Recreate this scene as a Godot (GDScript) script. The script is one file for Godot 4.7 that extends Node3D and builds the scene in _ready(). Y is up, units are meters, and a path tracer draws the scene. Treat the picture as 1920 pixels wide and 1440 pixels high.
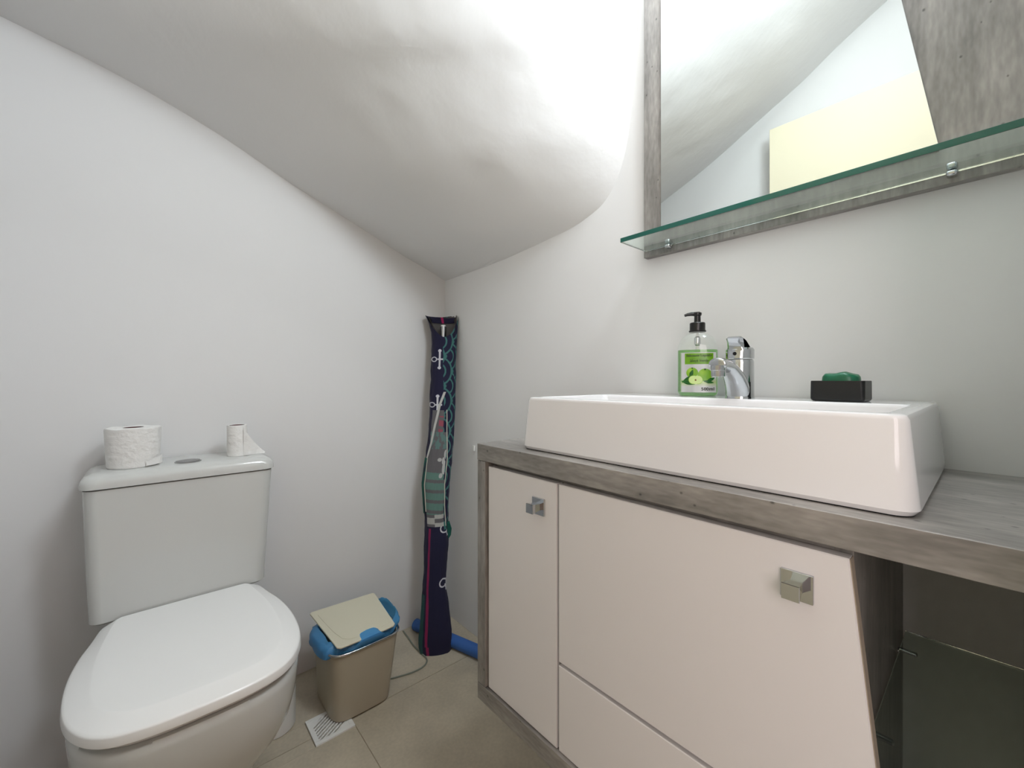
extends Node3D
# A small bathroom under a winding stair. Corner of the two visible walls = origin; x runs along the toilet wall
# (room at x < 0), z along the vanity wall (room at z > 0), y up, metres.

var M := {}
var used := {}
var rng := RandomNumberGenerator.new()

# ---------------------------------------------------------------- mesh building
class MB:
	var p := PackedVector3Array()
	var t := PackedVector2Array()
	func tri(a: Vector3, b: Vector3, c: Vector3, ua := Vector2.ZERO, ub := Vector2.ZERO, uc := Vector2.ZERO) -> void:
		if (b - a).cross(c - a).length_squared() < 1e-20:
			return
		p.append(a); p.append(b); p.append(c)
		t.append(ua); t.append(ub); t.append(uc)
	func quad(a: Vector3, b: Vector3, c: Vector3, d: Vector3, ua := Vector2.ZERO, ub := Vector2.ZERO, uc := Vector2.ZERO, ud := Vector2.ZERO) -> void:
		tri(a, b, c, ua, ub, uc)
		tri(a, c, d, ua, uc, ud)
	func commit(crease := 40.0) -> ArrayMesh:
		var fn := PackedVector3Array()
		var near := {}
		var n := p.size() / 3
		for i in n:
			var a := p[i * 3]
			var w := (p[i * 3 + 1] - a).cross(p[i * 3 + 2] - a)
			fn.append(w)
			for k in 3:
				var key := Vector3i((p[i * 3 + k] * 50000.0).round())
				if not near.has(key):
					near[key] = PackedInt32Array()
				near[key].append(i)
		var limit := cos(deg_to_rad(crease))
		var ov := PackedVector3Array()
		var on := PackedVector3Array()
		var ot := PackedVector2Array()
		for i in n:
			var own := fn[i].normalized()
			for k in [0, 2, 1]:
				var at := p[i * 3 + k]
				var sum := Vector3.ZERO
				for j in near[Vector3i((at * 50000.0).round())]:
					if fn[j].normalized().dot(own) >= limit:
						sum += fn[j]
				ov.append(at)
				on.append(sum.normalized() if sum.length_squared() > 1e-24 else own)
				ot.append(t[i * 3 + k])
		var arr := []
		arr.resize(Mesh.ARRAY_MAX)
		arr[Mesh.ARRAY_VERTEX] = ov
		arr[Mesh.ARRAY_NORMAL] = on
		arr[Mesh.ARRAY_TEX_UV] = ot
		var m := ArrayMesh.new()
		m.add_surface_from_arrays(Mesh.PRIMITIVE_TRIANGLES, arr)
		return m

func numbered(called: String) -> String:
	var k: int = used.get(called, 0)
	used[called] = k + 1
	return called if k == 0 else "%s_%03d" % [called, k]

func obj(called: String, mb: MB, mat: Material, parent: Node3D = null, crease := 40.0) -> MeshInstance3D:
	return put(called, mb.commit(crease), mat, parent)

func put(called: String, mesh: Mesh, mat: Material, parent: Node3D = null) -> MeshInstance3D:
	var o := MeshInstance3D.new()
	o.mesh = mesh
	o.material_override = mat
	if parent == null:
		o.name = numbered(called)
		add_child(o)
	else:
		o.name = called
		parent.add_child(o, true)
	return o

func tag(o: Node3D, label: String, category: String, group := "") -> Node3D:
	o.set_meta("label", label)
	o.set_meta("category", category)
	if group:
		o.set_meta("group", group)
	return o

func thing(called: String, label: String, category: String, at := Vector3.ZERO, group := "") -> Node3D:
	var o := Node3D.new()
	o.name = numbered(called)
	add_child(o)
	o.position = at
	return tag(o, label, category, group)

func structure(o: Node3D, label := "", category := "") -> Node3D:
	o.set_meta("kind", "structure")
	if label:
		o.set_meta("label", label)
		o.set_meta("category", category)
	return o

# box with rounded edges; uv in metres, u along the grain axis
func rbox(mb: MB, c: Vector3, s: Vector3, r := 0.002, n := 2, grain := 0, basis := Basis.IDENTITY) -> MB:
	var h := s * 0.5
	r = minf(r, minf(h.x, minf(h.y, h.z)) * 0.98)
	for axis in 3:
		var a := (axis + 1) % 3
		var b := (axis + 2) % 3
		var la := []
		var lb := []
		for k in n + 1:
			la.append(-h[a] + r * k / n)
			lb.append(-h[b] + r * k / n)
		for k in n + 1:
			la.append(h[a] - r + r * k / n)
			lb.append(h[b] - r + r * k / n)
		for side in [-1, 1]:
			var pt := func(i: int, j: int) -> Vector3:
				var q := Vector3()
				q[axis] = h[axis] * side
				q[a] = la[i]
				q[b] = lb[j]
				var inner := q.clamp(-(h - Vector3.ONE * r), h - Vector3.ONE * r)
				var d := q - inner
				# even arcs: turn the linear offset into an angle
				var m := Vector3(tan(d.x / r * PI / 4), tan(d.y / r * PI / 4), tan(d.z / r * PI / 4))
				return inner + m.normalized() * r
			var tx := func(q: Vector3) -> Vector2:
				var o2 := q + h
				var g := grain if grain != axis else a
				var w := 3 - axis - g
				return Vector2(o2[g] + 0.03, o2[w] + axis * 0.1)
			for i in la.size() - 1:
				for j in lb.size() - 1:
					var q: Array = [pt.call(i, j), pt.call(i + 1, j), pt.call(i + 1, j + 1), pt.call(i, j + 1)]
					if side < 0:
						q.reverse()
					mb.quad(c + basis * q[0], c + basis * q[1], c + basis * q[2], c + basis * q[3], tx.call(q[0]), tx.call(q[1]), tx.call(q[2]), tx.call(q[3]))
	return mb

# rings of equal count; each ring runs the same way round
func loft(mb: MB, rings: Array, cap0 := true, cap1 := true, closed := true) -> MB:
	var n: int = rings[0].size()
	var last := n if closed else n - 1
	for k in rings.size() - 1:
		var a: PackedVector3Array = rings[k]
		var b: PackedVector3Array = rings[k + 1]
		var v0 := float(k) / (rings.size() - 1)
		var v1 := float(k + 1) / (rings.size() - 1)
		for i in last:
			var j := (i + 1) % n
			var u0 := float(i) / last
			var u1 := float(i + 1) / last
			mb.quad(a[i], a[j], b[j], b[i], Vector2(u0, v0), Vector2(u1, v0), Vector2(u1, v1), Vector2(u0, v1))
	for e in 2:
		if [cap0, cap1][e]:
			var r: PackedVector3Array = rings[0 if e == 0 else -1]
			var mid := Vector3.ZERO
			for q in r:
				mid += q / n
			for i in n:
				if e == 0:
					mb.tri(mid, r[(i + 1) % n], r[i])
				else:
					mb.tri(mid, r[i], r[(i + 1) % n])
	return mb

# ring whose direction makes lofts going up face outwards
func ring_round(c: Vector3, rx: float, rz: float, n := 32, e := 2.0) -> PackedVector3Array:
	var out := PackedVector3Array()
	for i in n:
		var a := -TAU * i / n
		var ca := cos(a)
		var sa := sin(a)
		out.append(c + Vector3(rx * signf(ca) * pow(absf(ca), 2.0 / e), 0, rz * signf(sa) * pow(absf(sa), 2.0 / e)))
	return out

func ring_rect(x0: float, x1: float, z0: float, z1: float, y: float, r: float, n := 6) -> PackedVector3Array:
	var out := PackedVector3Array()
	var cs := [Vector2(x1 - r, z0 + r), Vector2(x0 + r, z0 + r), Vector2(x0 + r, z1 - r), Vector2(x1 - r, z1 - r)]
	for k in 4:
		for i in n + 1:
			var a := -PI / 2 * k - PI / 2 * i / n
			out.append(Vector3(cs[k].x + r * cos(a), y, cs[k].y + r * sin(a)))
	return out

func lathe(mb: MB, prof: Array, at := Vector3.ZERO, basis := Basis.IDENTITY, n := 28, cap0 := true, cap1 := true) -> MB:
	var rings := []
	for q in prof:
		var ring := ring_round(Vector3(0, q.y, 0), q.x, q.x, n)
		for i in n:
			ring[i] = at + basis * ring[i]
		rings.append(ring)
	return loft(mb, rings, cap0, cap1)

func tube(mb: MB, pts: Array, radii: Array, n := 12, caps := true, flat := 1.0) -> MB:
	var rings := []
	var side := Vector3.ZERO
	for k in pts.size():
		var d: Vector3 = (pts[mini(k + 1, pts.size() - 1)] - pts[maxi(k - 1, 0)]).normalized()
		if side == Vector3.ZERO:
			side = d.cross(Vector3.UP if absf(d.y) < 0.9 else Vector3.RIGHT).normalized()
		side = (side - d * side.dot(d)).normalized()
		var up := side.cross(d)
		var ring := PackedVector3Array()
		var r: float = radii[mini(k, radii.size() - 1)]
		for i in n:
			var a := TAU * i / n
			ring.append(pts[k] + side * cos(a) * r + up * sin(a) * r * flat)
		rings.append(ring)
	return loft(mb, rings, caps, caps)

func curve(pts: Array, steps := 8) -> Array:
	var out := []
	for k in pts.size() - 1:
		var a: Vector3 = pts[maxi(k - 1, 0)]
		var d: Vector3 = pts[mini(k + 2, pts.size() - 1)]
		for i in steps:
			out.append(pts[k].cubic_interpolate(pts[k + 1], a, d, float(i) / steps))
	out.append(pts[-1])
	return out

# convex or concave outline (x, y) pushed out along z by depth, with a small bevel; placed by xf
func prism(mb: MB, poly: PackedVector2Array, depth: float, xf: Transform3D, bevel := 0.0) -> MB:
	if Geometry2D.is_polygon_clockwise(poly):
		poly = poly.duplicate()
		poly.reverse()
	var n := poly.size()
	var small := PackedVector2Array()
	for i in n:
		var e0 := (poly[i] - poly[(i + n - 1) % n]).normalized()
		var e1 := (poly[(i + 1) % n] - poly[i]).normalized()
		var n0 := Vector2(-e0.y, e0.x)
		var n1 := Vector2(-e1.y, e1.x)
		var m := (n0 + n1)
		small.append(poly[i] + m * bevel / maxf(0.2, 1.0 + n0.dot(n1)))
	var layers := [[small, 0.0], [poly, bevel], [poly, depth - bevel], [small, depth]]
	if bevel <= 0.0:
		layers = [[poly, 0.0], [poly, depth]]
	for k in layers.size() - 1:
		for i in n:
			var j := (i + 1) % n
			var a: Vector2 = layers[k][0][i]
			var b: Vector2 = layers[k][0][j]
			var c: Vector2 = layers[k + 1][0][j]
			var d: Vector2 = layers[k + 1][0][i]
			mb.quad(xf * Vector3(a.x, a.y, layers[k][1]), xf * Vector3(b.x, b.y, layers[k][1]), xf * Vector3(c.x, c.y, layers[k + 1][1]), xf * Vector3(d.x, d.y, layers[k + 1][1]), a, b, c, d)
	var idx := Geometry2D.triangulate_polygon(small)
	for i in range(0, idx.size(), 3):
		var q := [small[idx[i]], small[idx[i + 1]], small[idx[i + 2]]]
		if (q[1] - q[0]).cross(q[2] - q[0]) < 0:
			q.reverse()
		mb.tri(xf * Vector3(q[0].x, q[0].y, depth), xf * Vector3(q[1].x, q[1].y, depth), xf * Vector3(q[2].x, q[2].y, depth), q[0], q[1], q[2])
		mb.tri(xf * Vector3(q[0].x, q[0].y, 0), xf * Vector3(q[2].x, q[2].y, 0), xf * Vector3(q[1].x, q[1].y, 0), q[0], q[2], q[1])
	return mb

# ---------------------------------------------------------------- materials
func mat(called: String, c: Color, rough := 0.5, metal := 0.0) -> StandardMaterial3D:
	var m := StandardMaterial3D.new()
	m.resource_name = called
	m.albedo_color = c
	m.roughness = rough
	m.metallic = metal
	M[called] = m
	return m

func noise(seed_: int, freq: float, octaves := 4) -> FastNoiseLite:
	var f := FastNoiseLite.new()
	f.seed = seed_
	f.frequency = freq
	f.fractal_octaves = octaves
	f.noise_type = FastNoiseLite.TYPE_SIMPLEX_SMOOTH
	return f

func noise_tex(seed_: int, freq: float, octaves: int, size := 512) -> NoiseTexture2D:
	var t := NoiseTexture2D.new()
	t.width = size
	t.height = size
	t.seamless = true
	t.noise = noise(seed_, freq, octaves)
	return t

func painted(w: int, h: int, f: Callable) -> ImageTexture:
	var im := Image.create(w, h, false, Image.FORMAT_RGB8)
	for y in h:
		for x in w:
			im.set_pixel(x, y, f.call(x, y))
	return ImageTexture.create_from_image(im)

func make_materials() -> void:
	var w := mat("wall_paint", Color(0.90, 0.898, 0.892), 0.85)
	w.uv1_triplanar = true
	w.uv1_world_triplanar = true
	w.uv1_scale = Vector3.ONE * 1.3
	w.heightmap_enabled = true
	w.heightmap_texture = noise_tex(3, 0.012, 5)
	w.heightmap_scale = 0.05
	var c := mat("ceiling_plaster", Color(0.90, 0.898, 0.892), 0.9)
	c.uv1_triplanar = true
	c.uv1_world_triplanar = true
	c.uv1_scale = Vector3.ONE * 2.0
	c.heightmap_enabled = true
	c.heightmap_texture = noise_tex(8, 0.02, 4)
	c.heightmap_scale = 0.10
	# grey cement-look laminate: cloudy streaks along the grain, small dark pits
	var na := noise(11, 0.006, 4)
	var nb := noise(12, 0.02, 4)
	var nc := noise(13, 0.09, 3)
	var S := 900
	var pit := {}
	rng.seed = 5
	for k in 170:
		var px := rng.randi_range(4, S - 8)
		var py := rng.randi_range(4, S - 8)
		var big := rng.randf_range(0.7, 1.9)
		for i in range(-3, 4):
			for j in range(-2, 3):
				var far := Vector2(i * 0.75, j).length() / big
				if far < 1.3:
					pit[Vector2i(px + i, py + j)] = lerpf(0.5, 0.95, clampf(far - 0.3, 0.0, 1.0))
	M.cement_tex = painted(S, S, func(x: int, y: int) -> Color:
		var cloud := na.get_noise_2d(x * 0.6, y)
		var streak := nb.get_noise_2d(x * 0.16, y * 1.5)
		var fine := nc.get_noise_2d(x * 0.35, y * 1.6)
		var v := 0.535 + cloud * 0.11 + streak * 0.09 + fine * 0.07
		v *= pit.get(Vector2i(x, y), 1.0)
		return Color(v * 1.015, v * 0.985, v * 0.945))
	var k := mat("cement_laminate", Color(1, 1, 1), 0.36)
	k.albedo_texture = M.cement_tex
	k.metallic_specular = 0.6
	k.uv1_scale = Vector3(0.95, 0.95, 1)
	# floor tile
	var ta := noise(21, 0.01, 4)
	var tb := noise(22, 0.12, 2)
	var ft := mat("floor_tile", Color(1, 1, 1), 0.42)
	ft.albedo_texture = painted(512, 512, func(x: int, y: int) -> Color:
		var v := 1.0 + ta.get_noise_2d(x, y) * 0.07 + tb.get_noise_2d(x, y) * 0.035
		return Color(0.735 * v, 0.695 * v, 0.615 * v))
	ft.uv1_scale = Vector3(1.3, 1.3, 1)
	mat("grout", Color(0.66, 0.62, 0.54), 0.9)
	mat("ceramic", Color(0.82, 0.825, 0.81), 0.08)
	mat("seat_plastic", Color(0.95, 0.95, 0.94), 0.22)
	mat("sink_ceramic", Color(0.93, 0.925, 0.925), 0.07)
	mat("cabinet_white", Color(0.885, 0.872, 0.865), 0.45)
	mat("edge_band", Color(0.66, 0.61, 0.54), 0.6)
	mat("chrome", Color(0.78, 0.79, 0.80), 0.07, 1.0)
	mat("brushed_metal", Color(0.62, 0.62, 0.62), 0.3, 1.0)
	mat("mirror_glass", Color(0.88, 0.895, 0.885), 0.005, 1.0)
	mat("door_cream", Color(0.94, 0.91, 0.80), 0.5)
	mat("hall_brown", Color(0.62, 0.42, 0.36), 0.6)
	mat("black_plastic", Color(0.035, 0.035, 0.038), 0.3)
	mat("black_dish", Color(0.03, 0.03, 0.032), 0.42)
	var soap := mat("green_soap", Color(0.02, 0.40, 0.27), 0.28)
	soap.subsurf_scatter_enabled = true
	soap.subsurf_scatter_strength = 0.25
	mat("card_core", Color(0.36, 0.20, 0.20), 0.9)
	var pa := mat("tissue", Color(0.93, 0.925, 0.91), 0.95)
	pa.uv1_triplanar = true
	pa.uv1_scale = Vector3.ONE * 6.0
	pa.heightmap_enabled = true
	pa.heightmap_texture = noise_tex(31, 0.03, 4, 256)
	pa.heightmap_scale = 0.2
	mat("bin_beige", Color(0.70, 0.665, 0.585), 0.38)
	mat("bin_lid_cream", Color(0.85, 0.83, 0.74), 0.5)
	var film := mat("blue_film", Color(0.40, 0.70, 0.92), 0.18)
	film.backlight_enabled = true
	film.backlight = Color(0.45, 0.78, 0.98)
	mat("white_plastic", Color(0.90, 0.90, 0.88), 0.35)
	mat("dark_void", Color(0.06, 0.06, 0.06), 0.9)
	mat("blue_foam", Color(0.21, 0.39, 0.67), 0.55)
	mat("cord_grey", Color(0.50, 0.53, 0.48), 0.3)
	mat("green_cloth", Color(0.05, 0.33, 0.29), 0.85)
	mat("grey_strap", Color(0.74, 0.74, 0.72), 0.85)
	mat("navy_cloth", Color(0.055, 0.05, 0.19), 0.85)
	mat("magenta_cloth", Color(0.62, 0.10, 0.33), 0.85)
	mat("piping_cream", Color(0.80, 0.78, 0.72), 0.8)
	var g := mat("clear_glass", Color(0.93, 0.985, 0.965, 0.02), 0.01)
	g.refraction_enabled = true
	g.refraction_scale = 0.05
	mat("glass_edge", Color(0.10, 0.37, 0.32), 0.06)
	var bt := mat("bottle_clear", Color(0.93, 0.97, 0.93, 0.12), 0.03)
	bt.transparency = BaseMaterial3D.TRANSPARENCY_ALPHA
	var lq := mat("green_liquid", Color(0.48, 0.80, 0.30, 0.12), 0.03)
	lq.refraction_enabled = true
	lq.refraction_scale = 0.033
	mat("label_ink", Color(0.05, 0.10, 0.03), 0.6)
	var lampm := mat("lamp_diffuser", Color(0.95, 0.97, 1.0), 0.5)
	lampm.emission_enabled = true
	lampm.emission = Color(0.97, 0.98, 1.0)
	lampm.emission_energy_multiplier = 2.0
	var hl := mat("window_daylight", Color(0.9, 0.9, 0.9), 0.5)
	hl.emission_enabled = true
	hl.emission = Color(1.0, 0.96, 0.95)
	hl.emission_energy_multiplier = 1.0

# ---------------------------------------------------------------- the scene
const ROOM_X := -1.27      # wall opposite the vanity
const ROOM_Z := 1.60       # wall with the doorway
const WIN := Vector4(-0.42, -0.10, 1.98, 2.42)   # small high window in the doorway wall: x0, x1, y0, y1

func _ready() -> void:
	rng.seed = 1
	# camera: level, with the lens shifted a little (the horizon lies 9 px above the middle of 1440)
	var cam := Camera3D.new()
	cam.name = "camera"
	add_child(cam)
	cam.position = Vector3(-0.963, 1.005, 1.548)
	cam.rotation = Vector3(0, -deg_to_rad(41.009), 0)
	cam.projection = Camera3D.PROJECTION_FRUSTUM
	cam.near = 0.02
	cam.far = 50.0
	cam.size = 2.0 * cam.near * 720.0 / 782.0
	cam.frustum_offset = Vector2(0, -9.0 / 782.0 * cam.near)
	cam.current = true
	var we := WorldEnvironment.new()
	we.name = "environment"
	var env := Environment.new()
	env.background_mode = Environment.BG_COLOR
	env.background_color = Color(0.55, 0.6, 0.66)
	env.tonemap_mode = Environment.TONE_MAPPER_LINEAR
	env.tonemap_exposure = 0.96
	env.sdfgi_enabled = true
	env.ssao_enabled = true
	env.ssil_enabled = true
	we.environment = env
	add_child(we)

	make_materials()
	build_shell()
	build_windows()
	build_ceiling_light()
	build_vanity()
	build_sink()
	build_mirror()
	build_toilet()
	build_bin()
	build_parasol_bag()
	build_sink_things()
	build_floor_things()

# ---------------------------------------------------------------- shell
const STAIR := [[0.0, 1.418], [2.2, 1.432], [6.8, 1.462], [12.7, 1.497], [19.4, 1.547], [27.3, 1.61], [33.5, 1.665], [41.8, 1.762], [48.3, 1.832], [53.0, 1.872], [64.0, 2.005], [74.6, 2.121], [85.6, 2.255], [91.0, 2.318], [97.7, 2.415], [103.3, 2.487], [120.0, 2.68], [140.0, 2.90], [180.0, 3.0]]

func stair(deg: float) -> float:
	for k in STAIR.size() - 1:
		if deg <= STAIR[k + 1][0]:
			var a: Array = STAIR[maxi(k - 1, 0)]
			var b: Array = STAIR[k]
			var c: Array = STAIR[k + 1]
			var d: Array = STAIR[mini(k + 2, STAIR.size() - 1)]
			return cubic_interpolate_in_time(b[1], c[1], a[1], d[1], (deg - b[0]) / (c[0] - b[0]), c[0] - b[0], (a[0] - b[0]) if k > 0 else -1.0, d[0] - b[0] if k < STAIR.size() - 2 else c[0] - b[0] + 1.0)
	return 3.0

func build_shell() -> void:
	# floor: 60 cm tiles on a bed; joints found at z = 0.30 and x = -0.512
	var floor_node := Node3D.new()
	floor_node.name = "floor"
	add_child(floor_node)
	structure(floor_node)
	obj("grout_bed", rbox(MB.new(), Vector3(-0.9, -0.05, 1.6), Vector3(2.6, 0.096, 3.9), 0.001, 1), M.grout, floor_node)
	var xs := [-2.2, -1.712, -1.112, -0.512, 0.088]
	var zs := [-0.1, 0.30, 0.90, 1.50, 2.10, 2.70, 3.30, 3.5]
	for i in xs.size() - 1:
		for j in zs.size() - 1:
			var x0 := maxf(xs[i] + 0.001, -2.1)
			var x1 := minf(xs[i + 1] - 0.001, 0.02)
			var z0 := maxf(zs[j] + 0.001, -0.02)
			var z1: float = zs[j + 1] - 0.001
			# the tile under the drain is cut round it
			if i == 2 and j == 1:
				obj("tile", rbox(MB.new(), Vector3((x0 + x1) / 2, -0.006, (0.336 + z1) / 2), Vector3(x1 - x0, 0.012, z1 - 0.336), 0.0012, 1), M.floor_tile, floor_node)
				obj("tile", rbox(MB.new(), Vector3((x0 - 0.621) / 2, -0.006, (z0 + 0.336) / 2), Vector3(-0.621 - x0, 0.012, 0.336 - z0), 0.0012, 1), M.floor_tile, floor_node)
				continue
			if i == 2 and j == 0:
				obj("tile", rbox(MB.new(), Vector3((x0 + x1) / 2, -0.006, (z0 + 0.234) / 2), Vector3(x1 - x0, 0.012, 0.234 - z0), 0.0012, 1), M.floor_tile, floor_node)
				obj("tile", rbox(MB.new(), Vector3((x0 - 0.621) / 2, -0.006, (0.234 + z1) / 2), Vector3(-0.621 - x0, 0.012, z1 - 0.234), 0.0012, 1), M.floor_tile, floor_node)
				continue
			obj("tile", rbox(MB.new(), Vector3((x0 + x1) / 2, -0.006, (z0 + z1) / 2), Vector3(x1 - x0, 0.012, z1 - z0), 0.0012, 1), M.floor_tile, floor_node)
	# walls, 12 cm thick
	var H := 3.2
	structure(obj("wall_back", rbox(MB.new(), Vector3(ROOM_X / 2, H / 2, -0.06), Vector3(-ROOM_X + 0.24, H, 0.12), 0.001, 1), M.wall_paint))
	structure(obj("wall_right", rbox(MB.new(), Vector3(0.06, H / 2, ROOM_Z / 2), Vector3(0.12, H, ROOM_Z), 0.001, 1), M.wall_paint))
	structure(obj("wall_left", rbox(MB.new(), Vector3(ROOM_X - 0.06, H / 2, ROOM_Z / 2), Vector3(0.12, H, ROOM_Z), 0.001, 1), M.wall_paint))
	# wall with the doorway (behind the camera)
	var dx0 := -1.19
	var dx1 := -0.47
	var dh := 2.15
	var wd := MB.new()
	# right of the doorway: solid, with a small high window
	rbox(wd, Vector3((dx1 + WIN.x) / 2, H / 2, ROOM_Z + 0.06), Vector3(WIN.x - dx1, H, 0.12), 0.001, 1)
	rbox(wd, Vector3((WIN.y + 0.12) / 2, H / 2, ROOM_Z + 0.06), Vector3(0.12 - WIN.y, H, 0.12), 0.001, 1)
	rbox(wd, Vector3((WIN.x + WIN.y) / 2, WIN.z / 2, ROOM_Z + 0.06), Vector3(WIN.y - WIN.x, WIN.z, 0.12), 0.001, 1)
	rbox(wd, Vector3((WIN.x + WIN.y) / 2, (WIN.w + H) / 2, ROOM_Z + 0.06), Vector3(WIN.y - WIN.x, H - WIN.w, 0.12), 0.001, 1)
	rbox(wd, Vector3((ROOM_X - 0.12 + dx0) / 2, H / 2, ROOM_Z + 0.06), Vector3(dx0 - ROOM_X + 0.12, H, 0.12), 0.001, 1)
	rbox(wd, Vector3((dx0 + dx1) / 2, (H + dh) / 2, ROOM_Z + 0.06), Vector3(dx1 - dx0, H - dh, 0.12), 0.001, 1)
	structure(obj("wall_front", wd, M.wall_paint))
	# underside of the winding stair: height follows the angle round the newel post
	var ax := Vector2(0.03, 0.96)
	var bump := noise(41, 2.2, 3)
	var bump2 := noise(42, 7.0, 3)
	var rings := []
	var tops := []
	var nr := 70
	var deg := 1.75
	while deg < 180.0:
		var a := deg_to_rad(deg)
		var d := Vector2(-sin(a), -cos(a))
		var r0 := (ax.x - 0.006) / sin(a)
		var r1 := 9.0
		r1 = minf(r1, (ax.x - ROOM_X + 0.01) / sin(a))
		if d.y < -0.001:
			r1 = minf(r1, (ax.y + 0.01) / -d.y)
		if d.y > 0.001:
			r1 = minf(r1, (ROOM_Z + 0.01 - ax.y) / d.y)
		r0 = minf(r0, r1 - 0.002)
		var low := PackedVector3Array()
		var high := PackedVector3Array()
		for i in nr + 1:
			var t := pow(float(i) / nr, 1.6)
			var r := lerpf(r0, r1, t)
			var q := ax + d * r
			var h := stair(deg)
			# hand-trowelled plaster
			var amp := 0.009 * smoothstep(0.0, 0.25, minf(r, r1 - r + 0.06)) * (1.0 - smoothstep(0.7, 1.3, r) * 0.5)
			h += bump.get_noise_3d(q.x, h * 0.7, q.y) * amp + bump2.get_noise_3d(q.x * 0.7 + q.y * 0.7, h, (q.y - q.x) * 0.25) * amp * 0.5
			low.append(Vector3(q.x, h, q.y))
			high.append(Vector3(q.x, minf(h + 0.12, 3.19), q.y))
		rings.append(low)
		tops.append(high)
		deg += 1.25
	var cm := MB.new()
	for k in rings.size() - 1:
		for i in nr:
			cm.quad(rings[k][i], rings[k][i + 1], rings[k + 1][i + 1], rings[k + 1][i])
			cm.quad(tops[k][i], tops[k + 1][i], tops[k + 1][i + 1], tops[k][i + 1])
	structure(obj("ceiling", cm, M.ceiling_plaster, null, 70.0))
	structure(obj("ceiling_landing", rbox(MB.new(), Vector3(ROOM_X / 2, 3.25, ROOM_Z / 2), Vector3(-ROOM_X + 0.24, 0.1, ROOM_Z + 0.24), 0.001, 1), M.wall_paint))
	# door leaf, opened flat against the left wall
	var leaf := Node3D.new()
	leaf.name = "door_1"
	add_child(leaf)
	structure(leaf)
	obj("leaf", rbox(MB.new(), Vector3(-1.209, 1.068, 1.243), Vector3(0.038, 2.12, 0.704), 0.002, 2), M.door_cream, leaf)
	for y in [0.25, 1.07, 1.88]:
		obj("hinge", lathe(MB.new(), [Vector2(0.006, 0), Vector2(0.006, 0.08)], Vector3(-1.194, y, 1.598)), M.brushed_metal, leaf)
	var hnd := MB.new()
	tube(hnd, curve([Vector3(-1.19, 1.05, 0.95), Vector3(-1.15, 1.05, 0.95), Vector3(-1.142, 1.05, 0.965), Vector3(-1.142, 1.05, 1.07)], 6), [0.008], 10)
	lathe(hnd, [Vector2(0.024, 0), Vector2(0.024, 0.008)], Vector3(-1.19, 1.05, 0.95), Basis(Vector3(0, 0, 1), PI / 2))
	obj("handle", hnd, M.brushed_metal, leaf)
	# door frame
	var tr := MB.new()
	rbox(tr, Vector3(dx0 + 0.015, dh / 2, ROOM_Z + 0.06), Vector3(0.03, dh, 0.13), 0.003)
	rbox(tr, Vector3(dx1 - 0.015, dh / 2, ROOM_Z + 0.06), Vector3(0.03, dh, 0.13), 0.003)
	rbox(tr, Vector3((dx0 + dx1) / 2, dh - 0.015, ROOM_Z + 0.06), Vector3(dx1 - dx0, 0.03, 0.13), 0.003)
	structure(obj("trim_1", tr, M.door_cream))
	# the hall outside the doorway: lights the room from behind the camera
	structure(obj("wall_hall_left", rbox(MB.new(), Vector3(-2.06, 1.3, 2.6), Vector3(0.12, 2.6, 1.9), 0.001, 1), M.wall_paint))
	structure(obj("wall_hall_right", rbox(MB.new(), Vector3(-0.445, 1.3, 2.6), Vector3(0.04, 2.6, 1.9), 0.001, 1), M.wall_paint))
	structure(obj("wall_hall_side", rbox(MB.new(), Vector3(-1.75, 1.3, ROOM_Z + 0.06), Vector3(0.72, 2.6, 0.12), 0.001, 1), M.wall_paint))
	structure(obj("wall_hall_far", rbox(MB.new(), Vector3(-1.23, 1.3, 3.5), Vector3(1.78, 2.6, 0.12), 0.001, 1), M.hall_brown))
	structure(obj("ceiling_hall", rbox(MB.new(), Vector3(-1.23, 2.65, 2.64), Vector3(1.78, 0.1, 1.84), 0.001, 1), M.wall_paint))
	# small clip on the wall beside the worktop
	var clip := obj("wall_clip", rbox(MB.new(), Vector3(-0.005, 0.735, 0.219), Vector3(0.008, 0.022, 0.011), 0.002), M.white_plastic)
	tag(clip, "tiny white plastic clip on the wall past the worktop end", "clip")

func area(parent: Node3D, at: Vector3, turn: Vector3, size: Vector2, energy: float, color: Color) -> void:
	var l := AreaLight3D.new()
	l.name = "soft_light"
	parent.add_child(l)
	l.position = at
	l.rotation = turn
	l.area_size = size
	l.light_energy = energy
	l.light_color = color
	l.area_range = 12.0
	l.area_attenuation = 2.0
	l.shadow_enabled = true

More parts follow.
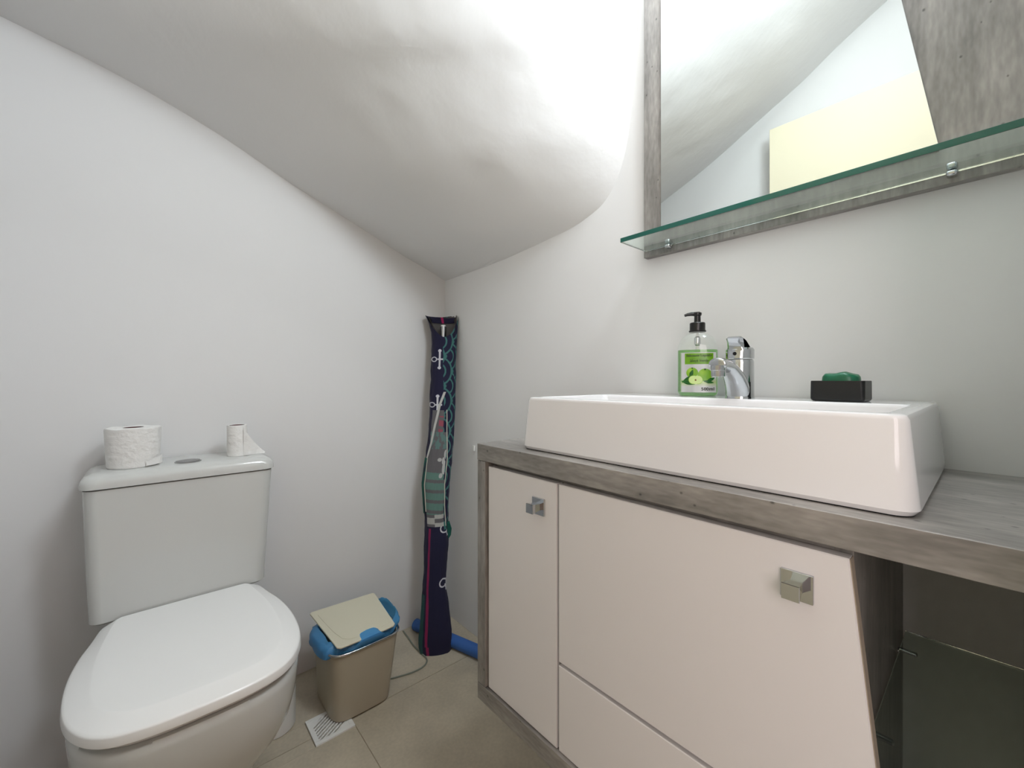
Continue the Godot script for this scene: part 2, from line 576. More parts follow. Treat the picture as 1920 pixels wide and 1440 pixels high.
func build_windows() -> void:
	# small high window behind and to the right of the camera: the main light
	var v := Node3D.new()
	v.name = "window_1"
	add_child(v)
	structure(v)
	v.position = Vector3((WIN.x + WIN.y) / 2, (WIN.z + WIN.w) / 2, ROOM_Z + 0.045)
	var vw := WIN.y - WIN.x
	var vh := WIN.w - WIN.z
	obj("pane", rbox(MB.new(), Vector3.ZERO, Vector3(vw - 0.02, vh - 0.02, 0.006), 0.001, 1), M.window_daylight, v)
	for e in [[Vector3(0, vh / 2 - 0.0125, 0), Vector3(vw, 0.025, 0.05)], [Vector3(0, -vh / 2 + 0.0125, 0), Vector3(vw, 0.025, 0.05)], [Vector3(-vw / 2 + 0.0125, 0, 0), Vector3(0.025, vh - 0.05, 0.05)], [Vector3(vw / 2 - 0.0125, 0, 0), Vector3(0.025, vh - 0.05, 0.05)]]:
		obj("window_frame", rbox(MB.new(), e[0], e[1], 0.003), M.white_plastic, v)
	area(v, Vector3(0, 0, -0.03), Vector3.ZERO, Vector2(vw - 0.05, vh - 0.05), 1.2, Color(0.925, 0.965, 1.0))
	# daylight from the window in the hall, falling through the doorway on the vanity
	var w := Node3D.new()
	w.name = "window_2"
	add_child(w)
	structure(w)
	w.position = Vector3(-1.995, 1.45, 2.55)
	obj("pane", rbox(MB.new(), Vector3.ZERO, Vector3(0.006, 1.3, 1.2), 0.001, 1), M.window_daylight, w)
	for e in [[Vector3(0.005, 0.67, 0), Vector3(0.05, 0.05, 1.3)], [Vector3(0.005, -0.67, 0), Vector3(0.05, 0.05, 1.3)], [Vector3(0.005, 0, -0.62), Vector3(0.05, 1.3, 0.05)], [Vector3(0.005, 0, 0.62), Vector3(0.05, 1.3, 0.05)], [Vector3(0.005, 0, 0), Vector3(0.03, 1.3, 0.04)]]:
		obj("window_frame", rbox(MB.new(), e[0], e[1], 0.004), M.white_plastic, w)
	area(w, Vector3(0.04, 0, 0), Vector3(0, -PI / 2, 0), Vector2(1.2, 1.3), 2.0, Color(1.0, 0.95, 0.965))

# flat round light high up over the vanity
func build_ceiling_light() -> void:
	var t := thing("ceiling_light", "flat round opal ceiling light high above the vanity", "lamp", Vector3(-0.33, 2.80, 1.38))
	obj("rim", lathe(MB.new(), [Vector2(0.11, 0.02), Vector2(0.115, 0.0), Vector2(0.115, -0.03), Vector2(0.105, -0.032)], Vector3.ZERO, Basis.IDENTITY, 40), M.white_plastic, t)
	obj("diffuser", lathe(MB.new(), [Vector2(0.103, -0.028), Vector2(0.103, -0.034), Vector2(0.06, -0.038), Vector2(0.01, -0.039)], Vector3.ZERO, Basis.IDENTITY, 40), M.lamp_diffuser, t)
	area(t, Vector3(0, -0.045, 0), Vector3(-PI / 2, 0, 0), Vector2(0.18, 0.18), 0.75, Color(0.96, 0.98, 1.0))

# ---------------------------------------------------------------- vanity
const TOP_Y := 0.862
const FRONT := -0.413

func build_vanity() -> void:
	var top := obj("worktop", rbox(MB.new(), Vector3(FRONT / 2, TOP_Y - 0.018, (0.796 + 1.597) / 2), Vector3(-FRONT - 0.002, 0.036, 1.597 - 0.796), 0.0012, 2, 2), M.cement_laminate)
	tag(top, "long grey cement-look worktop under the white vessel sink", "worktop")
	var c := thing("vanity_cabinet", "wall-hung white vanity cabinet in a grey cement-look frame", "cabinet", Vector3(0, 0.296, 0))
	var o := Vector3(0, -0.296, 0)
	obj("side_panel", rbox(MB.new(), o + Vector3(FRONT / 2, 0.579, 0.810), Vector3(-FRONT - 0.004, 0.492, 0.028), 0.001, 2, 1), M.cement_laminate, c)
	obj("bottom_panel", rbox(MB.new(), o + Vector3(FRONT / 2, 0.314, 1.149), Vector3(-FRONT - 0.004, 0.036, 0.706), 0.001, 2, 2), M.cement_laminate, c)
	obj("top_rail", rbox(MB.new(), o + Vector3(-0.335, 0.812, 1.136), Vector3(0.10, 0.026, 0.62), 0.001, 2, 2), M.cement_laminate, c)
	obj("partition", rbox(MB.new(), o + Vector3(-0.19, 0.579, 1.032), Vector3(0.375, 0.49, 0.016), 0.001), M.cabinet_white, c)
	obj("end_panel", rbox(MB.new(), o + Vector3(-0.194, 0.579, 1.4415), Vector3(0.384, 0.492, 0.017), 0.001, 2, 1), M.cement_laminate, c)
	obj("back_panel", rbox(MB.new(), o + Vector3(-0.008, 0.579, 1.13), Vector3(0.008, 0.49, 0.60), 0.001), M.cabinet_white, c)
	# fronts: drawn as (z, y), pushed out towards -x
	var xf := Transform3D(Basis(Vector3(0, 0, 1), Vector3(0, 1, 0), Vector3(-1, 0, 0)), Vector3(-0.388, -0.296, 0))
	var slant := func(y: float) -> float: return 1.449 + (0.815 - y) * 0.102
	var d1 := obj("door", prism(MB.new(), PackedVector2Array([Vector2(0.828, 0.334), Vector2(1.0295, 0.334), Vector2(1.0295, 0.815), Vector2(0.828, 0.815)]), 0.017, xf, 0.0012), M.cabinet_white, c)
	var d2 := obj("door", prism(MB.new(), PackedVector2Array([Vector2(1.0345, 0.4945), Vector2(slant.call(0.4945), 0.4945), Vector2(slant.call(0.815), 0.815), Vector2(1.0345, 0.815)]), 0.017, xf, 0.0012), M.cabinet_white, c)
	obj("drawer", prism(MB.new(), PackedVector2Array([Vector2(1.0345, 0.334), Vector2(slant.call(0.334), 0.334), Vector2(slant.call(0.488), 0.488), Vector2(1.0345, 0.488)]), 0.017, xf, 0.0012), M.cabinet_white, c)
	for e in [[0.4945, 0.815], [0.334, 0.488]]:
		var y0: float = e[0] + 0.001
		var y1: float = e[1] - 0.001
		obj("edge_strip", prism(MB.new(), PackedVector2Array([Vector2(slant.call(y0) - 0.0006, y0), Vector2(slant.call(y0) + 0.0008, y0), Vector2(slant.call(y1) + 0.0008, y1), Vector2(slant.call(y1) - 0.0006, y1)]), 0.0145, Transform3D(xf.basis, xf.origin), 0.0), M.edge_band, c)
	for e in [[d1, 0.985, 0.7645], [d2, 1.4025, 0.770]]:
		var at := Vector3(-0.405, e[2] - 0.296, e[1])
		var k := MB.new()
		rbox(k, at + Vector3(-0.002, 0, 0), Vector3(0.004, 0.032, 0.032), 0.0006)
		var rings := []
		for s in [[0.003, 0.0058], [0.008, 0.0062], [0.0255, 0.0088], [0.0265, 0.0084]]:
			var h: float = s[1]
			var x: float = -s[0]
			rings.append(PackedVector3Array([at + Vector3(x, -h, -h), at + Vector3(x, -h, h), at + Vector3(x, h, h), at + Vector3(x, h, -h)]))
		loft(k, rings)
		obj("knob", k, M.chrome, e[0], 25.0).set_meta("label", "square chrome knob")
	# glass shelf in the open bay beside the cabinet
	var s := thing("under_shelf", "clear glass shelf in the open bay beside the cabinet", "shelf", Vector3(-0.17, 0.577, 1.525))
	obj("glass", rbox(MB.new(), Vector3(-0.0235, 0.003, 0), Vector3(0.381, 0.006, 0.144), 0.0008, 1), M.clear_glass, s)
	obj("front_edge", rbox(MB.new(), Vector3(-0.2145, 0.003, 0), Vector3(0.0008, 0.0052, 0.1436), 0.0002, 1), M.glass_edge, s)
	for x in [0.105, -0.132]:
		for e in [[-0.0745, 1.0], [0.0745, -1.0]]:
			var pin := MB.new()
			lathe(pin, [Vector2(0.0035, 0), Vector2(0.0035, 0.021), Vector2(0.002, 0.0225)], Vector3(x, -0.0037, e[0]), Basis(Vector3.RIGHT, PI / 2 * e[1]), 12)
			lathe(pin, [Vector2(0.006, 0), Vector2(0.006, 0.002)], Vector3(x, -0.0037, e[0]), Basis(Vector3.RIGHT, PI / 2 * e[1]), 12)
			obj("support_pin", pin, M.chrome, s)

func build_sink() -> void:
	var s := thing("vessel_sink", "large white rectangular ceramic vessel sink on the worktop", "sink", Vector3(0, TOP_Y, 0))
	var y := 0.9685 - TOP_Y
	var rings := [
		ring_rect(-0.378, -0.006, 0.909, 1.496, 0.0015, 0.018),
		ring_rect(-0.382, -0.002, 0.905, 1.5005, 0.007, 0.021),
		ring_rect(-0.3795, -0.002, 0.920, 1.4925, y - 0.006, 0.015),
		ring_rect(-0.3775, -0.004, 0.9225, 1.490, y - 0.0015, 0.014),
		ring_rect(-0.3735, -0.007, 0.926, 1.486, y, 0.012),
		ring_rect(-0.362, -0.143, 0.940, 1.474, y, 0.012),
		ring_rect(-0.360, -0.145, 0.942, 1.472, y - 0.0015, 0.012),
		ring_rect(-0.3585, -0.147, 0.9435, 1.4705, y - 0.006, 0.012),
		ring_rect(-0.345, -0.158, 0.962, 1.450, y - 0.070, 0.03),
		ring_rect(-0.33, -0.172, 0.985, 1.430, y - 0.084, 0.04),
		ring_rect(-0.27, -0.23, 1.19, 1.22, y - 0.088, 0.012),
	]
	obj("basin", loft(MB.new(), rings), M.sink_ceramic, s, 34.0)
	obj("sealant", loft(MB.new(), [ring_rect(-0.3775, -0.007, 0.9095, 1.4955, 0.0, 0.018), ring_rect(-0.3775, -0.007, 0.9095, 1.4955, 0.0022, 0.018)]), M.dark_void, s)
	obj("waste", lathe(MB.new(), [Vector2(0.03, 0), Vector2(0.03, 0.003), Vector2(0.024, 0.005)], Vector3(-0.25, y - 0.088, 1.205)), M.chrome, s)

# ---------------------------------------------------------------- mirror wall
func build_mirror() -> void:
	var b := obj("mirror_board", rbox(MB.new(), Vector3(-0.009, 1.687, 1.2825), Vector3(0.018, 0.752, 0.625), 0.0012, 2, 1), M.cement_laminate)
	tag(b, "grey cement-look board on the wall framing the mirror", "panel")
	var q := func(y: float) -> float: return 1.494 - (y - 1.369) * 0.166
	var poly := PackedVector2Array([Vector2(1.019, 1.372), Vector2(q.call(1.372), 1.372), Vector2(q.call(2.04), 2.04), Vector2(1.019, 2.04)])
	var xf := Transform3D(Basis(Vector3(0, 0, 1), Vector3(0, 1, 0), Vector3(-1, 0, 0)), Vector3(-0.0182, 0, 0))
	var m := thing("wall_mirror", "wall mirror with a slanted right edge above the sink", "mirror", Vector3(-0.0182, 1.366, 1.25))
	xf.origin -= m.position
	obj("backing", prism(MB.new(), poly, 0.0032, xf), M.dark_void, m)
	xf.origin.x -= 0.0032
	obj("mirror_glass", prism(MB.new(), poly, 0.0012, xf, 0.0004), M.mirror_glass, m)
	# glass shelf under the mirror
	var s := thing("mirror_shelf", "green-edged glass shelf along the bottom of the mirror", "shelf", Vector3(-0.073, 1.326, 1.285))
	obj("glass", rbox(MB.new(), Vector3(0, 0.005, 0), Vector3(0.108, 0.010, 0.618), 0.0008, 1), M.clear_glass, s)
	obj("front_edge", rbox(MB.new(), Vector3(-0.0546, 0.005, 0), Vector3(0.001, 0.0098, 0.618), 0.0003, 1), M.glass_edge, s)
	obj("end_edge", rbox(MB.new(), Vector3(0, 0.005, -0.3096), Vector3(0.108, 0.0098, 0.001), 0.0003, 1), M.glass_edge, s)
	for z in [1.043 - 1.285, 1.508 - 1.285]:
		var k := MB.new()
		for e in [[-0.0045, 1.0], [0.0145, -1.0]]:
			rbox(k, Vector3(0.044, e[0], z), Vector3(0.020, 0.0085, 0.013), 0.004, 3)
		lathe(k, [Vector2(0.0065, 0.0), Vector2(0.0065, 0.003), Vector2(0.004, 0.005)], Vector3(0.0545, 0.004, z), Basis(Vector3(0, 0, 1), PI / 2), 18)
		obj("clamp", k, M.chrome, s)

# ---------------------------------------------------------------- toilet
const SEAT := [[0.194, 0.153], [0.206, 0.161], [0.26, 0.172], [0.31, 0.184], [0.37, 0.192], [0.43, 0.194], [0.49, 0.190], [0.54, 0.179], [0.58, 0.160], [0.606, 0.137], [0.622, 0.108], [0.632, 0.06], [0.634, 0.0]]

func seat_ring(y: float, grow: float, back := 0.0) -> PackedVector3Array:
	var half := []
	for k in SEAT.size() - 1:
		var a: Array = SEAT[k]
		half.append(Vector2(a[1], a[0]))
	half.append(Vector2(0.0, SEAT[-1][0]))
	var fine := []
	for k in half.size() - 1:
		var before: Vector2 = half[maxi(k - 1, 0)]
		var after: Vector2 = half[k + 2] if k + 2 < half.size() else Vector2(-half[k].x, half[k].y)
		for i in 4:
			fine.append(half[k].cubic_interpolate(half[k + 1], before, after, i / 4.0))
	fine.append(half[-1])
	half = fine
	var c := Vector2(0, 0.43)
	var pts := []
	for k in half.size():          # right half, back to front
		pts.append(half[k])
	for k in range(half.size() - 2, -1, -1):
		pts.append(Vector2(-half[k].x, half[k].y))
	for k in 5:                     # back edge, slightly bowed
		var t := (k + 1) / 6.0
		pts.append(Vector2(lerpf(-0.153, 0.153, t), 0.194 - 0.001 * sin(t * PI)))
	var out := PackedVector3Array()
	for q in pts:
		var d: Vector2 = q - c
		var l := d.length()
		var across := absf(d.x)
		var sideways := Vector2(d.x * maxf(across + grow * 0.75, 0.0) / maxf(across, 0.001), d.y)
		d = (d * (l + grow) / l).lerp(sideways, smoothstep(0.12, 0.20, -d.y))
		out.append(Vector3(-0.889 + d.x, y, c.y + d.y + back * (1.0 if d.y < 0 else 0.0)))
	out.reverse()
	# ring direction as ring_round
	return out

func build_toilet() -> void:
	var t := thing("toilet", "white close-coupled toilet with its lid closed", "toilet", Vector3(-0.889, 0, 0.3))
	var o := -t.position
	var shift := func(r: PackedVector3Array) -> PackedVector3Array:
		var q := PackedVector3Array()
		for v in r:
			q.append(v + o)
		return q
	# bowl with pedestal
	var rings := []
	var prof := [[0.0, 0.60, -0.05], [0.012, 0.61, -0.05], [0.08, 0.54, -0.05], [0.14, 0.58, -0.045], [0.19, 0.69, -0.03], [0.24, 0.83, -0.018], [0.285, 0.915, -0.008], [0.33, 0.957, -0.002], [0.376, 0.975, 0.0], [0.389, 0.970, 0.0], [0.394, 0.950, 0.0]]
	for e in prof:
		var r := seat_ring(e[0], 0.0)
		for i in r.size():
			r[i] = Vector3(-0.889 + (r[i].x + 0.889) * e[1], e[0], 0.43 + (r[i].z - 0.43) * e[1] + e[2])
		rings.append(shift.call(r))
	obj("bowl", loft(MB.new(), rings), M.ceramic, t, 50.0)
	var sh := MB.new()
	loft(sh, [shift.call(ring_rect(-0.985, -0.793, 0.03, 0.36, 0.0, 0.05)), shift.call(ring_rect(-0.985, -0.793, 0.03, 0.36, 0.20, 0.05)), shift.call(ring_rect(-1.02, -0.758, 0.02, 0.36, 0.35, 0.04)), shift.call(ring_rect(-1.03, -0.748, 0.02, 0.34, 0.392, 0.04)), shift.call(ring_rect(-1.03, -0.748, 0.02, 0.23, 0.400, 0.03)), shift.call(ring_rect(-1.03, -0.748, 0.03, 0.172, 0.4285, 0.03))])
	obj("rear_shelf", sh, M.ceramic, t, 50.0)
	# tank
	var tk := [shift.call(ring_rect(-1.062, -0.720, 0.034, 0.180, 0.4285, 0.02)), shift.call(ring_rect(-1.070, -0.712, 0.026, 0.187, 0.4345, 0.024)), shift.call(ring_rect(-1.0735, -0.7085, 0.02, 0.188, 0.50, 0.026)), shift.call(ring_rect(-1.081, -0.694, 0.012, 0.191, 0.7455, 0.026)), shift.call(ring_rect(-1.079, -0.696, 0.014, 0.189, 0.7465, 0.026))]
	obj("tank", loft(MB.new(), tk), M.ceramic, t, 35.0)
	var lid := [shift.call(ring_rect(-1.080, -0.694, 0.010, 0.190, 0.7475, 0.026)), shift.call(ring_rect(-1.0865, -0.6885, 0.006, 0.1955, 0.7495, 0.03)), shift.call(ring_rect(-1.0865, -0.6885, 0.006, 0.1955, 0.760, 0.03)), shift.call(ring_rect(-1.084, -0.691, 0.006, 0.193, 0.769, 0.03)), shift.call(ring_rect(-1.078, -0.697, 0.008, 0.187, 0.7765, 0.03)), shift.call(ring_rect(-1.066, -0.709, 0.010, 0.176, 0.7815, 0.03)), shift.call(ring_rect(-1.05, -0.725, 0.012, 0.160, 0.783, 0.03))]
	obj("tank_lid", loft(MB.new(), lid), M.ceramic, t, 50.0)
	var bn := MB.new()
	lathe(bn, [Vector2(0.029, 0), Vector2(0.029, 0.002), Vector2(0.026, 0.0032), Vector2(0.0255, 0.0022), Vector2(0.0, 0.0022)], o + Vector3(-0.884, 0.7825, 0.125), Basis.IDENTITY, 32, true, false)
	var fb := obj("flush_button", bn, M.brushed_metal, t)
	for e in [[0.15, PI + 0.15], [PI + 0.15, TAU + 0.15]]:
		var half := PackedVector2Array()
		for k in 17:
			var a := lerpf(e[0] + 0.05, e[1] - 0.05, k / 16.0)
			half.append(Vector2(cos(a), sin(a)) * 0.0245)
		obj("button_half", prism(MB.new(), half, 0.0022, Transform3D(Basis(Vector3(1, 0, 0), Vector3(0, 0, -1), Vector3(0, 1, 0)), o + Vector3(-0.884, 0.784, 0.125)), 0.0005), M.brushed_metal, fb)
	# seat ring and lid
	obj("seat", loft(MB.new(), [shift.call(seat_ring(0.3945, -0.020)), shift.call(seat_ring(0.4095, -0.018))]), M.seat_plastic, t)
	var lr := [[0.4085, -0.006], [0.4092, -0.001], [0.412, 0.001], [0.425, 0.0], [0.4275, -0.0018], [0.4298, -0.0055], [0.4350, -0.020], [0.4402, -0.0355], [0.4412, -0.0395], [0.4413, -0.06], [0.4413, -0.10]]
	var ls := []
	for e in lr:
		ls.append(shift.call(seat_ring(e[0], e[1])))
	obj("seat_lid", loft(MB.new(), ls), M.seat_plastic, t, 60.0)
	for x in [-0.975, -0.803]:
		obj("hinge", tube(MB.new(), [o + Vector3(x - 0.02, 0.408, 0.196), o + Vector3(x + 0.02, 0.408, 0.196)], [0.008]), M.white_plastic, t)
	# paper rolls on the tank lid
	var r1 := thing("toilet_roll", "full white toilet roll standing on the tank lid", "toilet roll", Vector3(-0.994, 0.7835, 0.10), "toilet rolls on the tank lid")
	var pr := []
	for e in [[0.0, 0.050], [0.004, 0.0515], [0.05, 0.0535], [0.094, 0.0545], [0.098, 0.0535]]:
		var ring := ring_round(Vector3(0, e[0], 0), e[1], e[1], 40)
		for i in 40:
			ring[i].x *= 1.0 + 0.02 * sin(i * 0.55 + e[0] * 20.0)
			ring[i].y += 0.0012 * sin(i * 0.9) if e[0] > 0.01 else 0.0
		pr.append(ring)
	pr.append(ring_round(Vector3(0, 0.0982, 0), 0.021, 0.021, 40))
	pr.append(ring_round(Vector3(0, 0.07, 0), 0.0206, 0.0206, 40))
	obj("paper", loft(MB.new(), pr, true, false), M.tissue, r1, 50.0)
	obj("core", lathe(MB.new(), [Vector2(0.0205, 0.002), Vector2(0.0205, 0.0975), Vector2(0.0195, 0.0975), Vector2(0.0195, 0.002)], Vector3.ZERO, Basis.IDENTITY, 32, false, false), M.card_core, r1)
	# loose end of the sheet, peeling near the bottom right
	obj("sheet_end", flap(0.0545, 0.25, 1.1, 0.003, 0.026, 0.004), M.tissue, r1, 60.0)
	var r2 := thing("toilet_roll", "nearly used up white toilet roll standing on the tank lid", "toilet roll", Vector3(-0.767, 0.7835, 0.10), "toilet rolls on the tank lid")
	pr = []
	for e in [[0.0, 0.0275], [0.03, 0.0265], [0.06, 0.0255], [0.086, 0.025], [0.088, 0.0242]]:
		pr.append(ring_round(Vector3(-e[0] * 0.03, e[0], 0), e[1], e[1], 32))
	pr.append(ring_round(Vector3(-0.0026, 0.088, 0), 0.0195, 0.0195, 32))
	pr.append(ring_round(Vector3(-0.002, 0.06, 0), 0.0192, 0.0192, 32))
	obj("paper", loft(MB.new(), pr, true, false), M.tissue, r2, 50.0)
	obj("core", lathe(MB.new(), [Vector2(0.019, 0.002), Vector2(0.019, 0.0875), Vector2(0.018, 0.0875), Vector2(0.018, 0.002)], Vector3(-0.0024, 0, 0), Basis.IDENTITY, 24, false, false), M.card_core, r2)
	# the free sheet sweeps out to the right and lies on the lid
	var sm := MB.new()
	var cols := []
	for k in 9:
		var f := k / 8.0
		var bx := lerpf(0.010, 0.062, f)
		var bz := lerpf(0.0255, 0.020, f) + 0.004 * sin(f * 7.0)
		var col := PackedVector3Array()
		for j in 7:
			var g := j / 6.0
			var top := lerpf(0.084, 0.006, pow(f, 0.75))
			col.append(Vector3(bx + 0.004 * sin(g * 3.0) * f, top * g + 0.0008, bz - 0.006 * g * f))
		cols.append(col)
	loft(sm, cols, false, false, false)
	obj("sheet_end", sm, M.tissue, r2, 60.0)
	# white cylinder standing between toilet and bin
	var h := thing("cylindrical_pot", "white cylindrical pot on the floor between toilet and bin", "pot", Vector3(-0.690, 0, 0.186))
	obj("cup", lathe(MB.new(), [Vector2(0.052, 0), Vector2(0.055, 0.004), Vector2(0.055, 0.185), Vector2(0.053, 0.189), Vector2(0.050, 0.185), Vector2(0.050, 0.02)], Vector3.ZERO, Basis.IDENTITY, 36, true, true), M.white_plastic, h)

# part of a paper cylinder standing off it at one end
func flap(r: float, a0: float, a1: float, y0: float, y1: float, off: float) -> MB:
	var mb := MB.new()
	var cols := []
	for k in 9:
		var f := k / 8.0
		var a := lerpf(a0, a1, f)
		var rr := r + 0.0006 + off * pow(1.0 - f, 2.0)
		var col := PackedVector3Array()
		for j in 4:
			var y := lerpf(y0, lerpf(y1, y1 * 0.55, f), j / 3.0)
			col.append(Vector3(cos(a) * rr, y, sin(a) * rr))
		cols.append(col)
	return loft(mb, cols, false, false, false)

# ---------------------------------------------------------------- waste bin
func sq_ring(x0: float, x1: float, z0: float, z1: float, y: float, e := 5.0, n := 72) -> PackedVector3Array:
	return ring_round(Vector3((x0 + x1) / 2, y, (z0 + z1) / 2), (x1 - x0) / 2, (z1 - z0) / 2, n, e)

func build_bin() -> void:
	var t := thing("waste_bin", "small beige plastic waste bin beside the toilet", "bin", Vector3(-0.468, 0, 0.21))
	var o := -t.position
	var mv := func(r: PackedVector3Array) -> PackedVector3Array:
		var q := PackedVector3Array()
		for v in r:
			q.append(v + o)
		return q
	obj("body", loft(MB.new(), [mv.call(sq_ring(-0.556, -0.388, 0.116, 0.304, 0.0015)), mv.call(sq_ring(-0.562, -0.382, 0.110, 0.310, 0.006)), mv.call(sq_ring(-0.573, -0.356, 0.108, 0.322, 0.206)), mv.call(sq_ring(-0.570, -0.359, 0.111, 0.319, 0.206)), mv.call(sq_ring(-0.558, -0.386, 0.114, 0.306, 0.012))]), M.bin_beige, t, 50.0)
	var rim := sq_ring(-0.575, -0.354, 0.106, 0.324, 0.208)
	var pts := []
	for v in rim:
		pts.append(v + o)
	pts.append(pts[0])
	pts.append(pts[1])
	obj("rim", tube(MB.new(), pts, [0.0035], 10, false), M.chrome, t, 60.0)
	# swing lid lying on top
	var xf := Transform3D(Basis(Vector3(1, 0, 0), Vector3(0, 0, -1), Vector3(0, 1, 0)), o + Vector3(0, 0.244, 0))
	xf.basis = Basis(Vector3.RIGHT, 0.05) * xf.basis
	var lidp := PackedVector2Array()
	for v in [Vector2(-0.556, -0.312), Vector2(-0.548, -0.320), Vector2(-0.53, -0.321), Vector2(-0.45, -0.322), Vector2(-0.385, -0.318), Vector2(-0.377, -0.310), Vector2(-0.358, -0.108), Vector2(-0.363, -0.100), Vector2(-0.564, -0.090), Vector2(-0.570, -0.096)]:
		lidp.append(v)
	var lid := obj("lid", prism(MB.new(), lidp, 0.005, xf, 0.0012), M.bin_lid_cream, t)
	var fl := PackedVector2Array()
	for v in [Vector2(-0.553, -0.12), Vector2(-0.548, -0.18), Vector2(-0.541, -0.24), Vector2(-0.531, -0.284), Vector2(-0.515, -0.300), Vector2(-0.48, -0.304), Vector2(-0.42, -0.302), Vector2(-0.388, -0.296), Vector2(-0.372, -0.120), Vector2(-0.46, -0.112)]:
		fl.append(v)
	xf.origin.y += 0.0045
	obj("flap", prism(MB.new(), fl, 0.0016, xf, 0.0006), M.bin_lid_cream, lid)
	# plastic liner bulging out between rim and lid
	var rings := []
	var nz := noise(61, 3.0, 3)
	for k in 11:
		var f := k / 10.0
		var ring := sq_ring(-0.568, -0.361, 0.113, 0.317, 0.0, 4.0, 160)
		for i in ring.size():
			var v := ring[i]
			var d := Vector3(v.x + 0.4645, 0, v.z - 0.215)
			var out := d.normalized()
			var side := smoothstep(0.62, 0.98, absf(out.x))
			var right := side if out.x > 0 else 0.0
			var left := side if out.x < 0 else 0.0
			var back := smoothstep(0.5, 0.95, -out.z)
			var rag := nz.get_noise_3d(i * 0.045, k * 0.16, 3.0)
			var fold := sin(i * 0.38 + 1.5 * sin(i * 0.13)) * 0.003
			var y := lerpf(0.198, 0.226, f)
			var g := -0.004 + 0.004 * sin(f * PI) + fold * sin(f * PI)
			# bulges: left hangs over the rim, right stands up beside the lid
			g += left * (0.026 * sin(f * PI) + 0.004 * rag)
			y += left * (-0.022 * sin(clampf(f * 1.5, 0, 1) * PI) + 0.004 * f)
			g += right * (0.022 * sin(f * PI * 0.8) + 0.002 * f)
			y += right * (0.026 * f + 0.006 * rag * f)
			g += back * 0.006 * sin(f * PI)
			# the front tucks in under and slightly over the lid edge
			var front := smoothstep(0.3, 0.9, out.z)
			g -= front * 0.010 * f * f
			y += front * f * 0.003 * rag
			var lap := front * smoothstep(-0.42, -0.12, out.x) * (1.0 - smoothstep(0.22, 0.55, out.x))
			var up := clampf(f / 0.6, 0.0, 1.0)
			var over := clampf((f - 0.6) / 0.4, 0.0, 1.0)
			y = lerpf(y, lerpf(0.198, 0.2375, up) + 0.003 * over, lap)
			g = lerpf(g, -0.004 + 0.018 * up - 0.036 * over, lap)
			g += rag * 0.004 * f
			ring[i] = o + Vector3(v.x, 0, v.z) + out * g + Vector3(0, y, 0)
		rings.append(ring)
	var lb := thing("bin_liner", "blue plastic liner bulging out under the bin lid", "bin liner", t.position)
	obj("film", loft(MB.new(), rings, false, false), M.blue_film, lb, 70.0)

# ---------------------------------------------------------------- parasol bag in the corner
const BAG := [[0.0, 793.5, 846.0], [0.015, 791.5, 847.5], [0.06, 791, 847], [0.14, 794, 843.5], [0.21, 796, 837], [0.30, 797, 838], [0.37, 797.5, 841], [0.44, 799, 840.5], [0.52, 796, 840], [0.60, 793, 842.5], [0.68, 797, 847], [0.76, 802, 849.5], [0.86, 805, 852], [0.96, 806, 853], [1.06, 807, 853], [1.14, 808, 854.5], [1.19, 808, 856], [1.24, 801, 857], [1.275, 794, 857.5]]

func bag_at(y: float) -> Array:    # [centre, half width]
	var k := 0
	while k < BAG.size() - 2 and BAG[k + 1][0] < y:
		k += 1
	var f := clampf((y - BAG[k][0]) / (BAG[k + 1][0] - BAG[k][0]), 0.0, 1.0)
	var l := lerpf(BAG[k][1], BAG[k + 1][1], f)
	var r := lerpf(BAG[k][2], BAG[k + 1][2], f)
	var t := y / 1.28
	var c := Vector3(-0.15 + 0.09 * t, y, 0.19 - 0.13 * t)
	var depth := 1.648 + 0.03 * t
	var lat := Vector3(0.859, 0, 0.512)
	c += lat * ((l + r) / 2.0 - 823.2) * depth / 782.0
	return [c, (r - l) / 2.0 * depth / 782.0]

func bag_point(ang: float, y: float, grow := 0.0) -> Vector3:  # ang 0 = towards the viewer, + to the right
	var e := bag_at(y)
	var lat := Vector3(0.859, 0, 0.512)
	var fro := Vector3(-0.512, 0, 0.859)
	var hw: float = e[1] + grow
	var low := 1.0 - smoothstep(0.03, 0.16, y)
	return e[0] + fro * 0.018 * low + lat * sin(ang) * hw + fro * cos(ang) * lerpf(hw * 0.62 + 0.006, 0.024, low)

